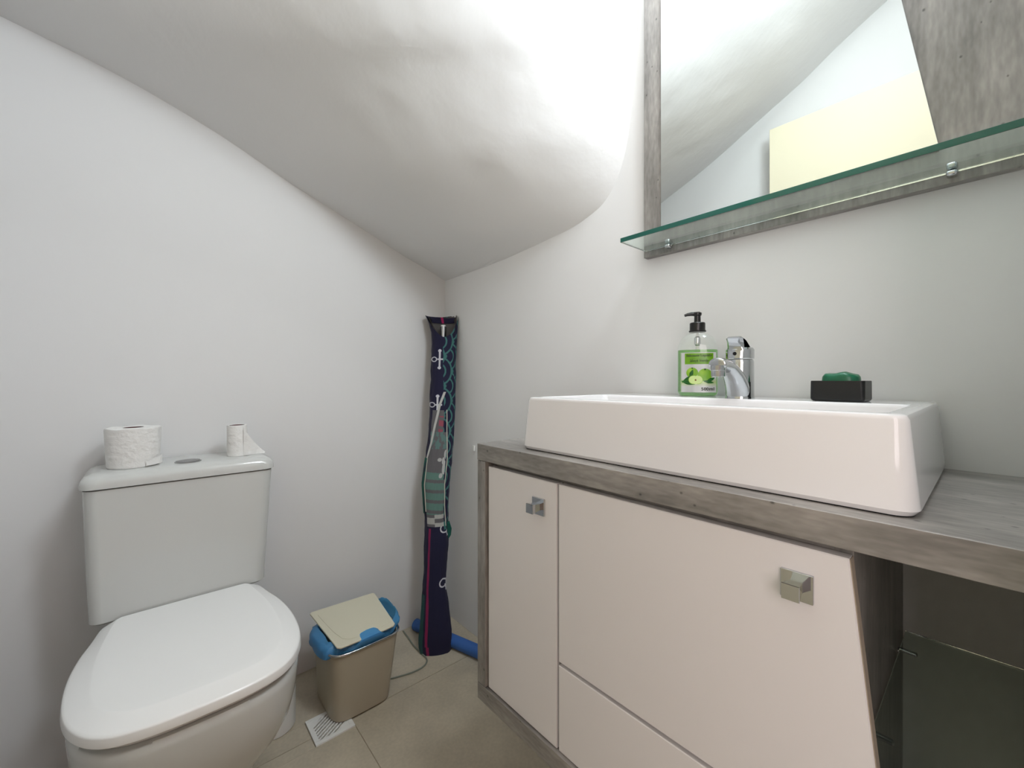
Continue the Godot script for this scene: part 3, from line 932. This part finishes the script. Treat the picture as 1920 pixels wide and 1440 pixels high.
func bag_print() -> ImageTexture:
	# u: once round (0.25..0.75 is the half towards the room), v: up from the floor over 1.30 m
	var navy := Color(0.055, 0.05, 0.19)
	var teal := Color(0.24, 0.44, 0.42)
	var white := Color(0.80, 0.80, 0.82)
	var nn := noise(71, 0.05, 3)
	var W := 384
	var Hh := 1040
	return painted(W, Hh, func(x: int, yy: int) -> Color:
		var ang := (float(x) / W - 0.5) * TAU
		var s := sin(ang) if absf(ang) < PI / 2 else signf(ang) * (2.0 - absf(sin(ang)))
		var h := (1.0 - float(yy) / Hh) * 1.30
		var arc := ang * 0.045          # metres along the cloth
		var col := navy
		var seam := lerpf(-0.16, 0.10, clampf((1.18 - h) / 0.30, 0.0, 1.0))
		if h > 0.43 and s > seam + (0.38 if h < 0.80 else 0.0) + (0.14 if h < 0.62 else 0.0) or (h > 1.19 and s > 0.25):
			# overlapping wave scales, laid sideways: each row of half rings covers the one to its right
			var best := navy
			for row in range(4, -3, -1):
				var bw := 0.118
				var cu := row * 0.030 + 0.002
				for k in range(-1, 14):
					var cv := k * bw + (bw / 2 if posmod(row, 2) == 1 else 0.0) + 0.035
					var d := Vector2(arc - cu, h - cv).length()
					if d < 0.062 and arc > cu - 0.0005:
						best = teal if d > 0.0552 or (d > 0.0315 and d < 0.0375) or d < 0.009 else navy
			col = best
		elif h > 0.445 and h < 0.885 and s > -0.80:
			# net pocket with things showing through
			var base := Color(0.44, 0.43, 0.44)
			if h > 0.80 and h < 0.862:
				base = Color(0.66, 0.33, 0.39) if absf(fposmod(h + s * 0.01, 0.034) - 0.017) < 0.011 and s > -0.25 else base
			elif h > 0.735 and h <= 0.80:
				base = Color(0.42, 0.55, 0.53) if nn.get_noise_2d(x * 0.8, yy * 0.7) > -0.1 else base
			elif h > 0.49 and h < 0.655:
				base = Color(0.42, 0.57, 0.53) if fposmod(h + 0.004 * s, 0.038) > 0.012 else base
			elif h <= 0.49:
				base = Color(0.78, 0.78, 0.76) if fposmod(h + (0.02 if s > -0.15 else 0.0), 0.04) > 0.016 else base
			# white leaf-shaped print
			for q in [[0.50, 0.715, 0.16, 0.018], [0.32, 0.69, 0.10, 0.014], [0.42, 0.665, 0.14, 0.026], [0.25, 0.635, 0.14, 0.010], [0.05, 0.695, 0.16, 0.007], [0.60, 0.64, 0.10, 0.008]]:
				if Vector2((s - q[0]) / q[2], (h - q[1]) / q[3]).length() < 1.0:
					base = Color(0.82, 0.82, 0.81)
			var net := 0.72 + 0.28 * absf(sin((x * 1.0 + yy * 0.5) * 1.3) * sin((x * 1.0 - yy * 0.5) * 1.3)) * 1.3
			col = base * net
		else:
			# anchors
			for q in [[-0.35, 1.085], [-0.42, 0.905], [0.62, 0.437], [0.72, 0.24]]:
				var a := Vector2((s - q[0]) * 0.045, h - q[1])
				if q[1] > 0.5:
					var rg := (a + Vector2(0.019, 0)).length()
					if (rg > 0.0065 and rg < 0.0105) or (absf(a.x) < 0.0034 and absf(a.y) < 0.036) or (absf(a.y) < 0.0035 and a.x > -0.008 and a.x < 0.016) or (a - Vector2(0, 0.034)).length() < 0.0062 or (a - Vector2(0, -0.034)).length() < 0.0062:
						col = white
				else:
					var rg2 := Vector2(a.x * 0.8, a.y * 0.75).length()
					if (rg2 > 0.0085 and rg2 < 0.0125) or (absf(a.x - 0.006 + a.y * 0.25) < 0.0028 and a.y < -0.006 and a.y > -0.032):
						col = white
			if h < 0.44:
				if absf(s + 0.58 - (0.08 if h < 0.03 else 0.0)) < 0.085:
					col = Color(0.50, 0.08, 0.28)
				elif s < -0.80 and h < 0.20:
					col = Color(0.08, 0.27, 0.27)
		return col)

func build_parasol_bag() -> void:
	var t := thing("parasol_bag", "tall navy fabric parasol bag with teal wave print leaning in the corner", "bag", Vector3(-0.15, 0, 0.19))
	var o := -t.position
	var cloth := mat("bag_print", Color(1, 1, 1), 0.85)
	cloth.albedo_texture = bag_print()
	cloth.rim_enabled = true
	cloth.rim = 0.15
	var mb := MB.new()
	var n := 64
	var grid := []
	var wob := noise(72, 4.0, 2)
	# top edge: drops to a notch at the front, peaks at both sides
	var top := func(ang: float) -> float:
		var front := clampf(cos(ang), 0.0, 1.0)
		return 1.266 - 0.092 * pow(front, 1.1) + 0.008 * clampf(sin(ang), 0, 1)
	var rows := 72
	for j in rows + 1:
		var row := []
		for i in n + 1:
			var ang := (float(i) / n - 0.5) * TAU
			var h: float = top.call(ang) * j / rows
			var g := wob.get_noise_3d(cos(ang), h * 3.0, sin(ang)) * 0.004
			row.append([o + bag_point(ang, h, g), Vector2(float(i) / n, 1.0 - h / 1.30)])
		grid.append(row)
	for j in rows:
		for i in n:
			var a: Array = grid[j][i]
			var b: Array = grid[j][i + 1]
			var c: Array = grid[j + 1][i + 1]
			var d: Array = grid[j + 1][i]
			mb.quad(a[0], b[0], c[0], d[0], a[1], b[1], c[1], d[1])
	for i in n:
		mb.tri(o + bag_at(0.0)[0] as Vector3, grid[0][i + 1][0], grid[0][i][0], Vector2(0.5, 0.99), Vector2(0.5, 0.99), Vector2(0.5, 0.99))
	obj("sleeve", mb, cloth, t, 60.0)
	# dark lining inside the mouth, and the folded hem across its back
	var lin := MB.new()
	var lr := []
	for k in 6:
		var r := PackedVector3Array()
		for i in 48:
			var ang := -TAU * i / 48.0
			var h: float = lerpf(1.13, top.call(ang) - 0.004, k / 5.0)
			r.append(o + bag_point(ang, h, -0.007))
		lr.append(r)
	loft(lin, lr, true, false)
	obj("lining", lin, mat("lining_grey", Color(0.36, 0.35, 0.34), 0.8), t, 60.0)
	var hem := MB.new()
	var hb := []
	for k in 3:
		var r := PackedVector3Array()
		for i in 17:
			var ang := lerpf(PI * 0.60, PI * 1.42, i / 16.0)
			r.append(o + bag_point(ang, 1.262 - [0.024, 0.010, 0.0][k], -0.012 + [0.0, -0.003, 0.004][k]))
		hb.append(r)
	loft(hem, hb, false, false, false)
	obj("hem", hem, M.navy_cloth, t, 60.0)
	obj("hem_stripe", loft(MB.new(), [PackedVector3Array([o + bag_point(PI * 1.04, 1.238, -0.018), o + bag_point(PI * 0.97, 1.238, -0.018)]), PackedVector3Array([o + bag_point(PI * 1.04, 1.264, -0.018), o + bag_point(PI * 0.97, 1.264, -0.018)])], false, false, false), M.magenta_cloth, t)
	# zip strap, green edge and cream piping of the pocket
	var ribbon := func(path: Array, w: float, grow: float) -> MB:
		var m := MB.new()
		var a := PackedVector3Array()
		var b := PackedVector3Array()
		for q in path:
			a.append(o + bag_point(q[0] + w, q[1], grow))
			b.append(o + bag_point(q[0] - w, q[1], grow))
		return loft(m, [b, a], false, false, false)
	var along := func(q: Array, steps: int) -> Array:
		var out := []
		for k in q.size() - 1:
			for i in steps:
				out.append([lerpf(q[k][0], q[k + 1][0], float(i) / steps), lerpf(q[k][1], q[k + 1][1], float(i) / steps)])
		out.append(q[-1])
		return out
	obj("strap", ribbon.call(along.call([[0.12, 0.955], [-0.22, 0.905], [-0.50, 0.83], [-0.72, 0.76], [-0.95, 0.70]], 6), 0.09, 0.004), M.grey_strap, t)
	obj("green_edge", ribbon.call(along.call([[-1.12, 0.70], [-1.2, 0.64], [-1.25, 0.58], [-1.35, 0.49]], 5), 0.24, 0.003), M.green_cloth, t)
	for path in [[[0.32, 0.885], [0.42, 0.80], [0.62, 0.70], [0.66, 0.60], [0.85, 0.445]], [[-0.95, 0.70], [-0.95, 0.60], [-0.95, 0.50]]]:
		var pts := []
		for q in along.call(path, 6):
			pts.append(o + bag_point(q[0], q[1], 0.001))
		obj("piping", tube(MB.new(), pts, [0.0017], 8), M.piping_cream, t)
	var tg := MB.new()
	var tp := bag_point(1.25, 0.425, 0.002) + o
	prism(tg, PackedVector2Array([Vector2(0, -0.035), Vector2(0.010, -0.02), Vector2(0.013, 0.005), Vector2(0.004, 0.035), Vector2(-0.006, 0.03)]), 0.0016, Transform3D(Basis(Vector3(0.859, 0, 0.512), Vector3.UP, Vector3(-0.512, 0, 0.859)), tp), 0.0)
	obj("side_tag", tg, M.green_cloth, t)
	# aluminium pole of the parasol inside
	var pole := thing("parasol_pole", "silver parasol pole end showing in the mouth of the navy bag", "pole", Vector3(-0.078, 0.05, 0.08))
	var base := bag_at(0.06)[0] as Vector3
	var head := bag_at(1.22)[0] as Vector3
	head += Vector3(-0.859, 0, -0.512) * 0.002
	obj("tube", tube(MB.new(), [base - pole.position, head - pole.position], [0.0125], 20), M.brushed_metal, pole)
	obj("cap", tube(MB.new(), [head - pole.position, head - pole.position + (head - base).normalized() * 0.006], [0.0128, 0.009], 20), M.white_plastic, pole)

# ---------------------------------------------------------------- things on the sink
func build_sink_things() -> void:
	var Y := 0.9685
	# soap bottle, front turned towards the camera side
	var fr := Vector3(-0.883, 0, 0.42).normalized()
	var lat := Vector3(0.42, 0, 0.883).normalized()
	var bt := thing("soap_bottle", "clear pump bottle of green liquid soap on the sink ledge", "soap bottle", Vector3(-0.075, Y, 1.1335))
	bt.basis = Basis(lat, Vector3.UP, fr)
	var hw := 0.0400
	var hd := 0.027
	var ex := 2.7
	var prof := [[0.0005, 0.86], [0.004, 0.965], [0.010, 1.0], [0.096, 1.0], [0.104, 0.985], [0.112, 0.94], [0.120, 0.85], [0.126, 0.74], [0.131, 0.58], [0.1335, 0.44], [0.135, 0.36], [0.139, 0.35]]
	var shell := []
	var liquid := []
	for e in prof:
		var neck := clampf((0.62 - e[1]) / 0.25, 0.0, 1.0)
		var dep: float = lerpf(hd * e[1], hw * e[1], neck)
		shell.append(ring_round(Vector3(0, e[0], 0), hw * e[1], dep, 56, lerpf(ex, 2.0, neck)))
		if e[0] < 0.097:
			liquid.append(ring_round(Vector3(0, e[0] + 0.0008, 0), hw * e[1] - 0.0011, dep - 0.0011, 56, ex))
	liquid.append(ring_round(Vector3(0, 0.0985, 0), hw - 0.0013, hd - 0.0013, 56, ex))
	obj("bottle", loft(MB.new(), shell, true, false), M.bottle_clear, bt, 50.0)
	obj("liquid", loft(MB.new(), liquid), M.green_liquid, bt, 50.0)
	obj("dip_tube", tube(MB.new(), [Vector3(0, 0.1, 0), Vector3(0, 0.136, 0)], [0.0028], 10), M.white_plastic, bt)
	obj("pump_spring", lathe(MB.new(), [Vector2(0.004, 0.108), Vector2(0.0065, 0.112), Vector2(0.0065, 0.125), Vector2(0.004, 0.128)]), M.chrome, bt)
	var pm := MB.new()
	lathe(pm, [Vector2(0.0165, 0.1375), Vector2(0.0172, 0.139), Vector2(0.0172, 0.1405), Vector2(0.0155, 0.141), Vector2(0.0155, 0.156), Vector2(0.0145, 0.1575), Vector2(0.0068, 0.158), Vector2(0.0064, 0.169), Vector2(0.0064, 0.176)], Vector3.ZERO, Basis.IDENTITY, 36)
	obj("collar", pm, M.black_plastic, bt, 30.0)
	var hd_ := MB.new()
	lathe(hd_, [Vector2(0.0068, 0.172), Vector2(0.0085, 0.174), Vector2(0.0085, 0.1785), Vector2(0.006, 0.180)], Vector3.ZERO, Basis.IDENTITY, 24)
	tube(hd_, [Vector3(0.004, 0.1762, 0), Vector3(-0.012, 0.1768, 0.002), Vector3(-0.020, 0.1755, 0.004), Vector3(-0.0255, 0.1735, 0.005)], [0.0052, 0.0040, 0.0032, 0.0026], 14)
	obj("pump_head", hd_, M.black_plastic, bt, 40.0)
	# label: print wrapped round the front
	var wrap := func(l: float, grow: float) -> Vector3:
		var k := clampf(absf(l) / hw, 0.0, 0.985)
		return Vector3(l, 0, hd * pow(1.0 - pow(k, ex), 1.0 / ex) + grow)
	var lab := MB.new()
	var y0 := 0.009
	var y1 := 0.0925
	var nl := 28
	for i in nl:
		var l0 := lerpf(-0.0335, 0.0355, float(i) / nl)
		var l1 := lerpf(-0.0335, 0.0355, float(i + 1) / nl)
		var a: Vector3 = wrap.call(l0, 0.0004)
		var b: Vector3 = wrap.call(l1, 0.0004)
		var u0 := float(i) / nl
		var u1 := float(i + 1) / nl
		lab.quad(a + Vector3(0, y0, 0), b + Vector3(0, y0, 0), b + Vector3(0, y1, 0), a + Vector3(0, y1, 0), Vector2(u0, 1), Vector2(u1, 1), Vector2(u1, 0), Vector2(u0, 0))
	var lm := mat("label_print", Color(1, 1, 1), 0.25)
	lm.metallic = 0.0
	lm.albedo_texture = label_print()
	var label_o := obj("label", lab, lm, bt, 60.0)
	for e in [["Sabonete Líquido", 7.4, 0.0028, 0.0855, 0.049, "Droid Serif", false], ["Maçã Verde", 7.2, 0.0025, 0.0745, 0.036, "Droid Serif", true], ["500ml", 8.0, 0.0195, 0.0165, 0.0245, "Droid Sans", false]]:
		var tm := TextMesh.new()
		var sf := SystemFont.new()
		sf.font_names = PackedStringArray([e[5]])
		sf.font_italic = e[6]
		sf.font_weight = 700 if not e[6] else 400
		tm.font = sf
		tm.font_size = 32
		tm.pixel_size = 0.001
		tm.depth = 0.01
		tm.text = e[0]
		var arr := tm.get_mesh_arrays()
		var vs: PackedVector3Array = arr[Mesh.ARRAY_VERTEX]
		var box := AABB(vs[0], Vector3.ZERO)
		for v in vs:
			box = box.expand(v)
		var k: float = e[4] / box.size.x
		for i in vs.size():
			var v := vs[i]
			var lx: float = (v.x - box.get_center().x) * k + e[2]
			var sl := 0.18 * (v.y - box.position.y) * k if e[6] else 0.0
			var w: Vector3 = wrap.call(lx + sl, 0.0006 + (0.0004 if v.z > 0 else 0.0))
			vs[i] = Vector3(w.x, (v.y - box.get_center().y) * k + e[3], w.z)
		arr[Mesh.ARRAY_VERTEX] = vs
		var am := ArrayMesh.new()
		am.add_surface_from_arrays(Mesh.PRIMITIVE_TRIANGLES, arr)
		put("lettering", am, M.label_ink, label_o)

	# mixer tap
	var f := thing("tap", "chrome single-lever mixer tap on the sink ledge", "tap", Vector3(-0.1, Y, 1.228))
	obj("body", lathe(MB.new(), [Vector2(0.0255, 0.0), Vector2(0.0255, 0.002), Vector2(0.0245, 0.004), Vector2(0.0240, 0.070), Vector2(0.0232, 0.0715), Vector2(0.0232, 0.0735), Vector2(0.0215, 0.0745)], Vector3.ZERO, Basis.IDENTITY, 40), M.chrome, f, 30.0)
	var sp := MB.new()
	var path := curve([Vector3(-0.004, 0.004, 0), Vector3(-0.012, 0.022, 0), Vector3(-0.032, 0.043, 0), Vector3(-0.062, 0.0585, 0), Vector3(-0.090, 0.0635, 0), Vector3(-0.104, 0.0625, 0)], 6)
	var rings := []
	for k in path.size():
		var g := float(k) / (path.size() - 1)
		var d: Vector3 = (path[mini(k + 1, path.size() - 1)] - path[maxi(k - 1, 0)]).normalized()
		var up := Vector3(0, 0, 1).cross(d)
		var rw := lerpf(0.0225, 0.0155, smoothstep(0.0, 0.8, g))
		var rh := lerpf(0.020, 0.0115, smoothstep(0.0, 0.7, g))
		if k >= path.size() - 2:
			var c := 0.94 if k == path.size() - 2 else 0.70
			rw *= c
			rh *= c
		var ring := PackedVector3Array()
		for i in 28:
			var a := TAU * i / 28
			ring.append(path[k] + Vector3(0, 0, 1) * cos(a) * rw + up * sin(a) * rh)
		rings.append(ring)
	loft(sp, rings)
	obj("spout", sp, M.chrome, f, 50.0)
	obj("aerator", lathe(MB.new(), [Vector2(0.0105, 0.0415), Vector2(0.0122, 0.0425), Vector2(0.0122, 0.053), Vector2(0.0128, 0.0535), Vector2(0.0132, 0.062)], Vector3(-0.0925, 0, 0), Basis(Vector3(0, 0, 1), 0.08), 28), M.chrome, f, 30.0)
	# lever: round cap with a narrow blade that rises towards the front (side outline x, y pushed along z)
	obj("lever_cap", lathe(MB.new(), [Vector2(0.0240, 0.0755), Vector2(0.0246, 0.0765), Vector2(0.0246, 0.0930), Vector2(0.0225, 0.0965), Vector2(0.015, 0.0985), Vector2(0.004, 0.0990)], Vector3.ZERO, Basis.IDENTITY, 40), M.chrome, f, 30.0)
	var lev := PackedVector2Array()
	for v in [Vector2(0.0225, 0.0900), Vector2(0.0232, 0.0955), Vector2(0.010, 0.1040), Vector2(-0.002, 0.1110), Vector2(-0.010, 0.1150), Vector2(-0.020, 0.1175), Vector2(-0.028, 0.1175), Vector2(-0.0315, 0.1155), Vector2(-0.0305, 0.1125), Vector2(-0.0265, 0.1060), Vector2(-0.0242, 0.0980), Vector2(-0.0238, 0.0900)]:
		lev.append(v)
	var lv := MB.new()
	prism(lv, lev, 0.030, Transform3D(Basis.IDENTITY, Vector3(0, 0, -0.015)), 0.0045)
	obj("lever", lv, M.chrome, f, 45.0)
	obj("cap_mark", lathe(MB.new(), [Vector2(0.0034, 0.0), Vector2(0.0034, 0.0006)], Vector3(-0.0244, 0.0850, 0), Basis(Vector3(0, 0, 1), PI / 2), 18), M.dark_void, f)

	# soap dish and soap
	var d := thing("soap_dish", "black rounded box soap dish on the sink ledge", "soap dish", Vector3(-0.0875, Y, 1.382))
	var dr := []
	for e in [[0.0, 0.0295, 0.033, 0.005], [0.001, 0.0312, 0.0347, 0.005], [0.004, 0.0325, 0.036, 0.005], [0.0325, 0.0325, 0.036, 0.007], [0.0335, 0.032, 0.0355, 0.007], [0.0335, 0.0295, 0.033, 0.005], [0.020, 0.028, 0.0315, 0.005]]:
		dr.append(ring_rect(-e[1], e[1], -e[2], e[2], e[0] + 0.0004, e[3]))
	obj("dish", loft(MB.new(), dr), M.black_dish, d, 40.0)
	var s := MB.new()
	var sr := []
	for e in [[0.0, 0.90], [0.004, 0.99], [0.012, 1.0], [0.019, 0.97], [0.0235, 0.86], [0.0255, 0.62], [0.0265, 0.3]]:
		var r := ring_round(Vector3(0, e[0], 0), 0.0185 * e[1], 0.026 * e[1], 36, 2.8)
		for i in r.size():
			r[i].y += (0.0013 * sin(r[i].z * 230.0 + 0.6) + 0.0008 * sin(r[i].x * 330.0)) * smoothstep(0.012, 0.022, e[0])
		sr.append(r)
	loft(s, sr)
	var so := obj("soap_bar", s, M.green_soap, null, 60.0)
	so.position = Vector3(-0.0885, Y + 0.0208, 1.3825)
	tag(so, "worn dark green bar of soap lying in the black dish", "soap")

func label_print() -> ImageTexture:
	# printed silver label with green title box, apples and leaves
	var nn := noise(81, 0.02, 3)
	return painted(276, 306, func(x: int, y: int) -> Color:
		var p := Vector2(x * 0.25 - 33.5, (306 - y) * 0.273 + 9.0) / 1.09      # millimetres: across, up
		var v := 0.78 + 0.10 * nn.get_noise_2d(x * 0.3, 0)
		var c := Color(v, v, v * 0.99)
		if p.x < -29.0:
			return Color(0.50, 0.62, 0.40) if fposmod(p.y, 3.0) > 1.0 else Color(0.72, 0.78, 0.68)
		# green wash low on the label
		if p.y < 34.0 and p.y > 20.0:
			var wgt := clampf(1.0 - absf(p.y - 28.0) / 9.0, 0.0, 1.0) * 0.55
			c = c.lerp(Color(0.62, 0.75, 0.30), wgt)
		# title box
		if p.x > -22.5 and p.x < 27.5 and p.y > 62.5 and p.y < 83.5:
			c = Color(0.40, 0.60, 0.10)
			if absf(p.y - 73.0) < 0.25 and absf(p.x) < 16.0:
				c = Color(0.30, 0.46, 0.08)
			return c
		# back apples
		for q in [[-9.5, 46.0, 10.5], [13.0, 42.0, 12.5]]:
			var e := (p - Vector2(q[0], q[1])) / Vector2(q[2], q[2] * 0.95)
			if e.length() < 1.0:
				c = Color(0.46, 0.66, 0.14).lerp(Color(0.66, 0.80, 0.30), clampf((e + Vector2(0.35, -0.4)).length() * -0.9 + 0.8, 0.0, 1.0))
				if absf(e.x) < 0.12 and e.y > 0.75:
					c = Color(0.16, 0.30, 0.06)
		# leaves
		for q in [[-16.5, 34.0, 0.55, 14.0, 4.2], [-11.0, 44.0, 1.25, 9.0, 3.4], [-17.0, 27.0, -0.25, 13.0, 4.0], [-13.0, 32.0, 0.1, 12.0, 6.0], [23.0, 33.0, 0.45, 8.0, 3.0], [19.0, 28.5, -0.2, 10.0, 2.8]]:
			var e := (p - Vector2(q[0], q[1])).rotated(-q[2])
			var w: float = q[4] * (1.0 - pow(absf(e.x) / q[3], 1.6))
			if absf(e.x) < q[3] and absf(e.y) < w:
				c = Color(0.08, 0.33, 0.10) if absf(e.y) > 0.5 else Color(0.18, 0.45, 0.16)
		# halved apple
		var hp := p - Vector2(-3.5, 32.5)
		var rr := Vector2(absf(hp.x) - 4.3, hp.y).length()
		if (rr < 8.3 and absf(hp.x) > -1.0) or (absf(hp.x) < 4.3 and hp.y < 5.5 and hp.y > -8.0):
			c = Color(0.80, 0.88, 0.58)
			if rr > 7.5 and absf(hp.x) > 3.0:
				c = Color(0.56, 0.74, 0.24)
			if Vector2(hp.x, hp.y + 0.5).length() < 1.6:
				c = Color(0.40, 0.26, 0.10)
		return c)

# ---------------------------------------------------------------- things on the floor
func build_floor_things() -> void:
	# drain
	var t := thing("floor_drain", "square white floor drain grate with slanting slots", "drain", Vector3(-0.566, 0, 0.285))
	var h := 0.0535
	var fm := MB.new()
	for e in [[Vector3(0, 0, -h + 0.006), Vector3(2 * h, 0.006, 0.012)], [Vector3(0, 0, h - 0.006), Vector3(2 * h, 0.006, 0.012)], [Vector3(-h + 0.006, 0, 0), Vector3(0.012, 0.006, 2 * h - 0.024)], [Vector3(h - 0.006, 0, 0), Vector3(0.012, 0.006, 2 * h - 0.024)]]:
		rbox(fm, e[0] + Vector3(0, 0.0012, 0), e[1], 0.0006, 1)
	obj("frame", fm, M.white_plastic, t)
	obj("sump", rbox(MB.new(), Vector3(0, -0.004, 0), Vector3(0.084, 0.002, 0.084), 0.0004, 1), M.dark_void, t)
	var sq := PackedVector2Array([Vector2(-0.042, -0.042), Vector2(0.042, -0.042), Vector2(0.042, 0.042), Vector2(-0.042, 0.042)])
	var dir := Vector2(-0.84, 0.54)
	var nrm := Vector2(dir.y, -dir.x)
	for k in range(-7, 8):
		var m := nrm * k * 0.0094
		var w := nrm * 0.0024
		var bar := PackedVector2Array([m - dir * 0.1 - w, m + dir * 0.1 - w, m + dir * 0.1 + w, m - dir * 0.1 + w])
		for poly in Geometry2D.intersect_polygons(bar, sq):
			obj("bar", prism(MB.new(), poly, 0.004, Transform3D(Basis(Vector3(1, 0, 0), Vector3(0, 0, 1), Vector3(0, -1, 0)), Vector3(0, 0.0032, 0)), 0.0), M.white_plastic, t)
	# solid corners of the grate
	for e in [[Vector2(0.042, 0.042), -1.0], [Vector2(-0.042, -0.042), 1.0]]:
		var q: Vector2 = e[0]
		var g: float = e[1]
		obj("corner", prism(MB.new(), PackedVector2Array([q, q + Vector2(0.030 * g, 0), q + Vector2(0, 0.024 * g)]), 0.0046, Transform3D(Basis(Vector3(1, 0, 0), Vector3(0, 0, 1), Vector3(0, -1, 0)), Vector3(0, 0.0036, 0)), 0.0), M.white_plastic, t)
	# foam tube lying behind the bag
	var nd := MB.new()
	var a := Vector3(-0.158, 0.0225, 0.032)
	var b := Vector3(-0.036, 0.0225, 0.44)
	var d := (b - a).normalized()
	tube(nd, [a, a + d * 0.002, b], [0.020, 0.022, 0.022], 24)
	var ft := obj("foam_tube", nd, M.blue_foam)
	tag(ft, "blue foam tube lying on the floor behind the navy bag", "foam tube")
	# thin cord
	var cd := MB.new()
	tube(cd, curve([Vector3(-0.20, 0.003, 0.012), Vector3(-0.205, 0.003, 0.06), Vector3(-0.213, 0.003, 0.13), Vector3(-0.212, 0.003, 0.19), Vector3(-0.215, 0.003, 0.225), Vector3(-0.24, 0.003, 0.247), Vector3(-0.28, 0.003, 0.249), Vector3(-0.325, 0.003, 0.238), Vector3(-0.372, 0.003, 0.222)], 6), [0.0026], 8)
	tag(obj("thin_cord", cd, M.cord_grey), "thin grey-green cord curving over the floor beside the bin", "cord")
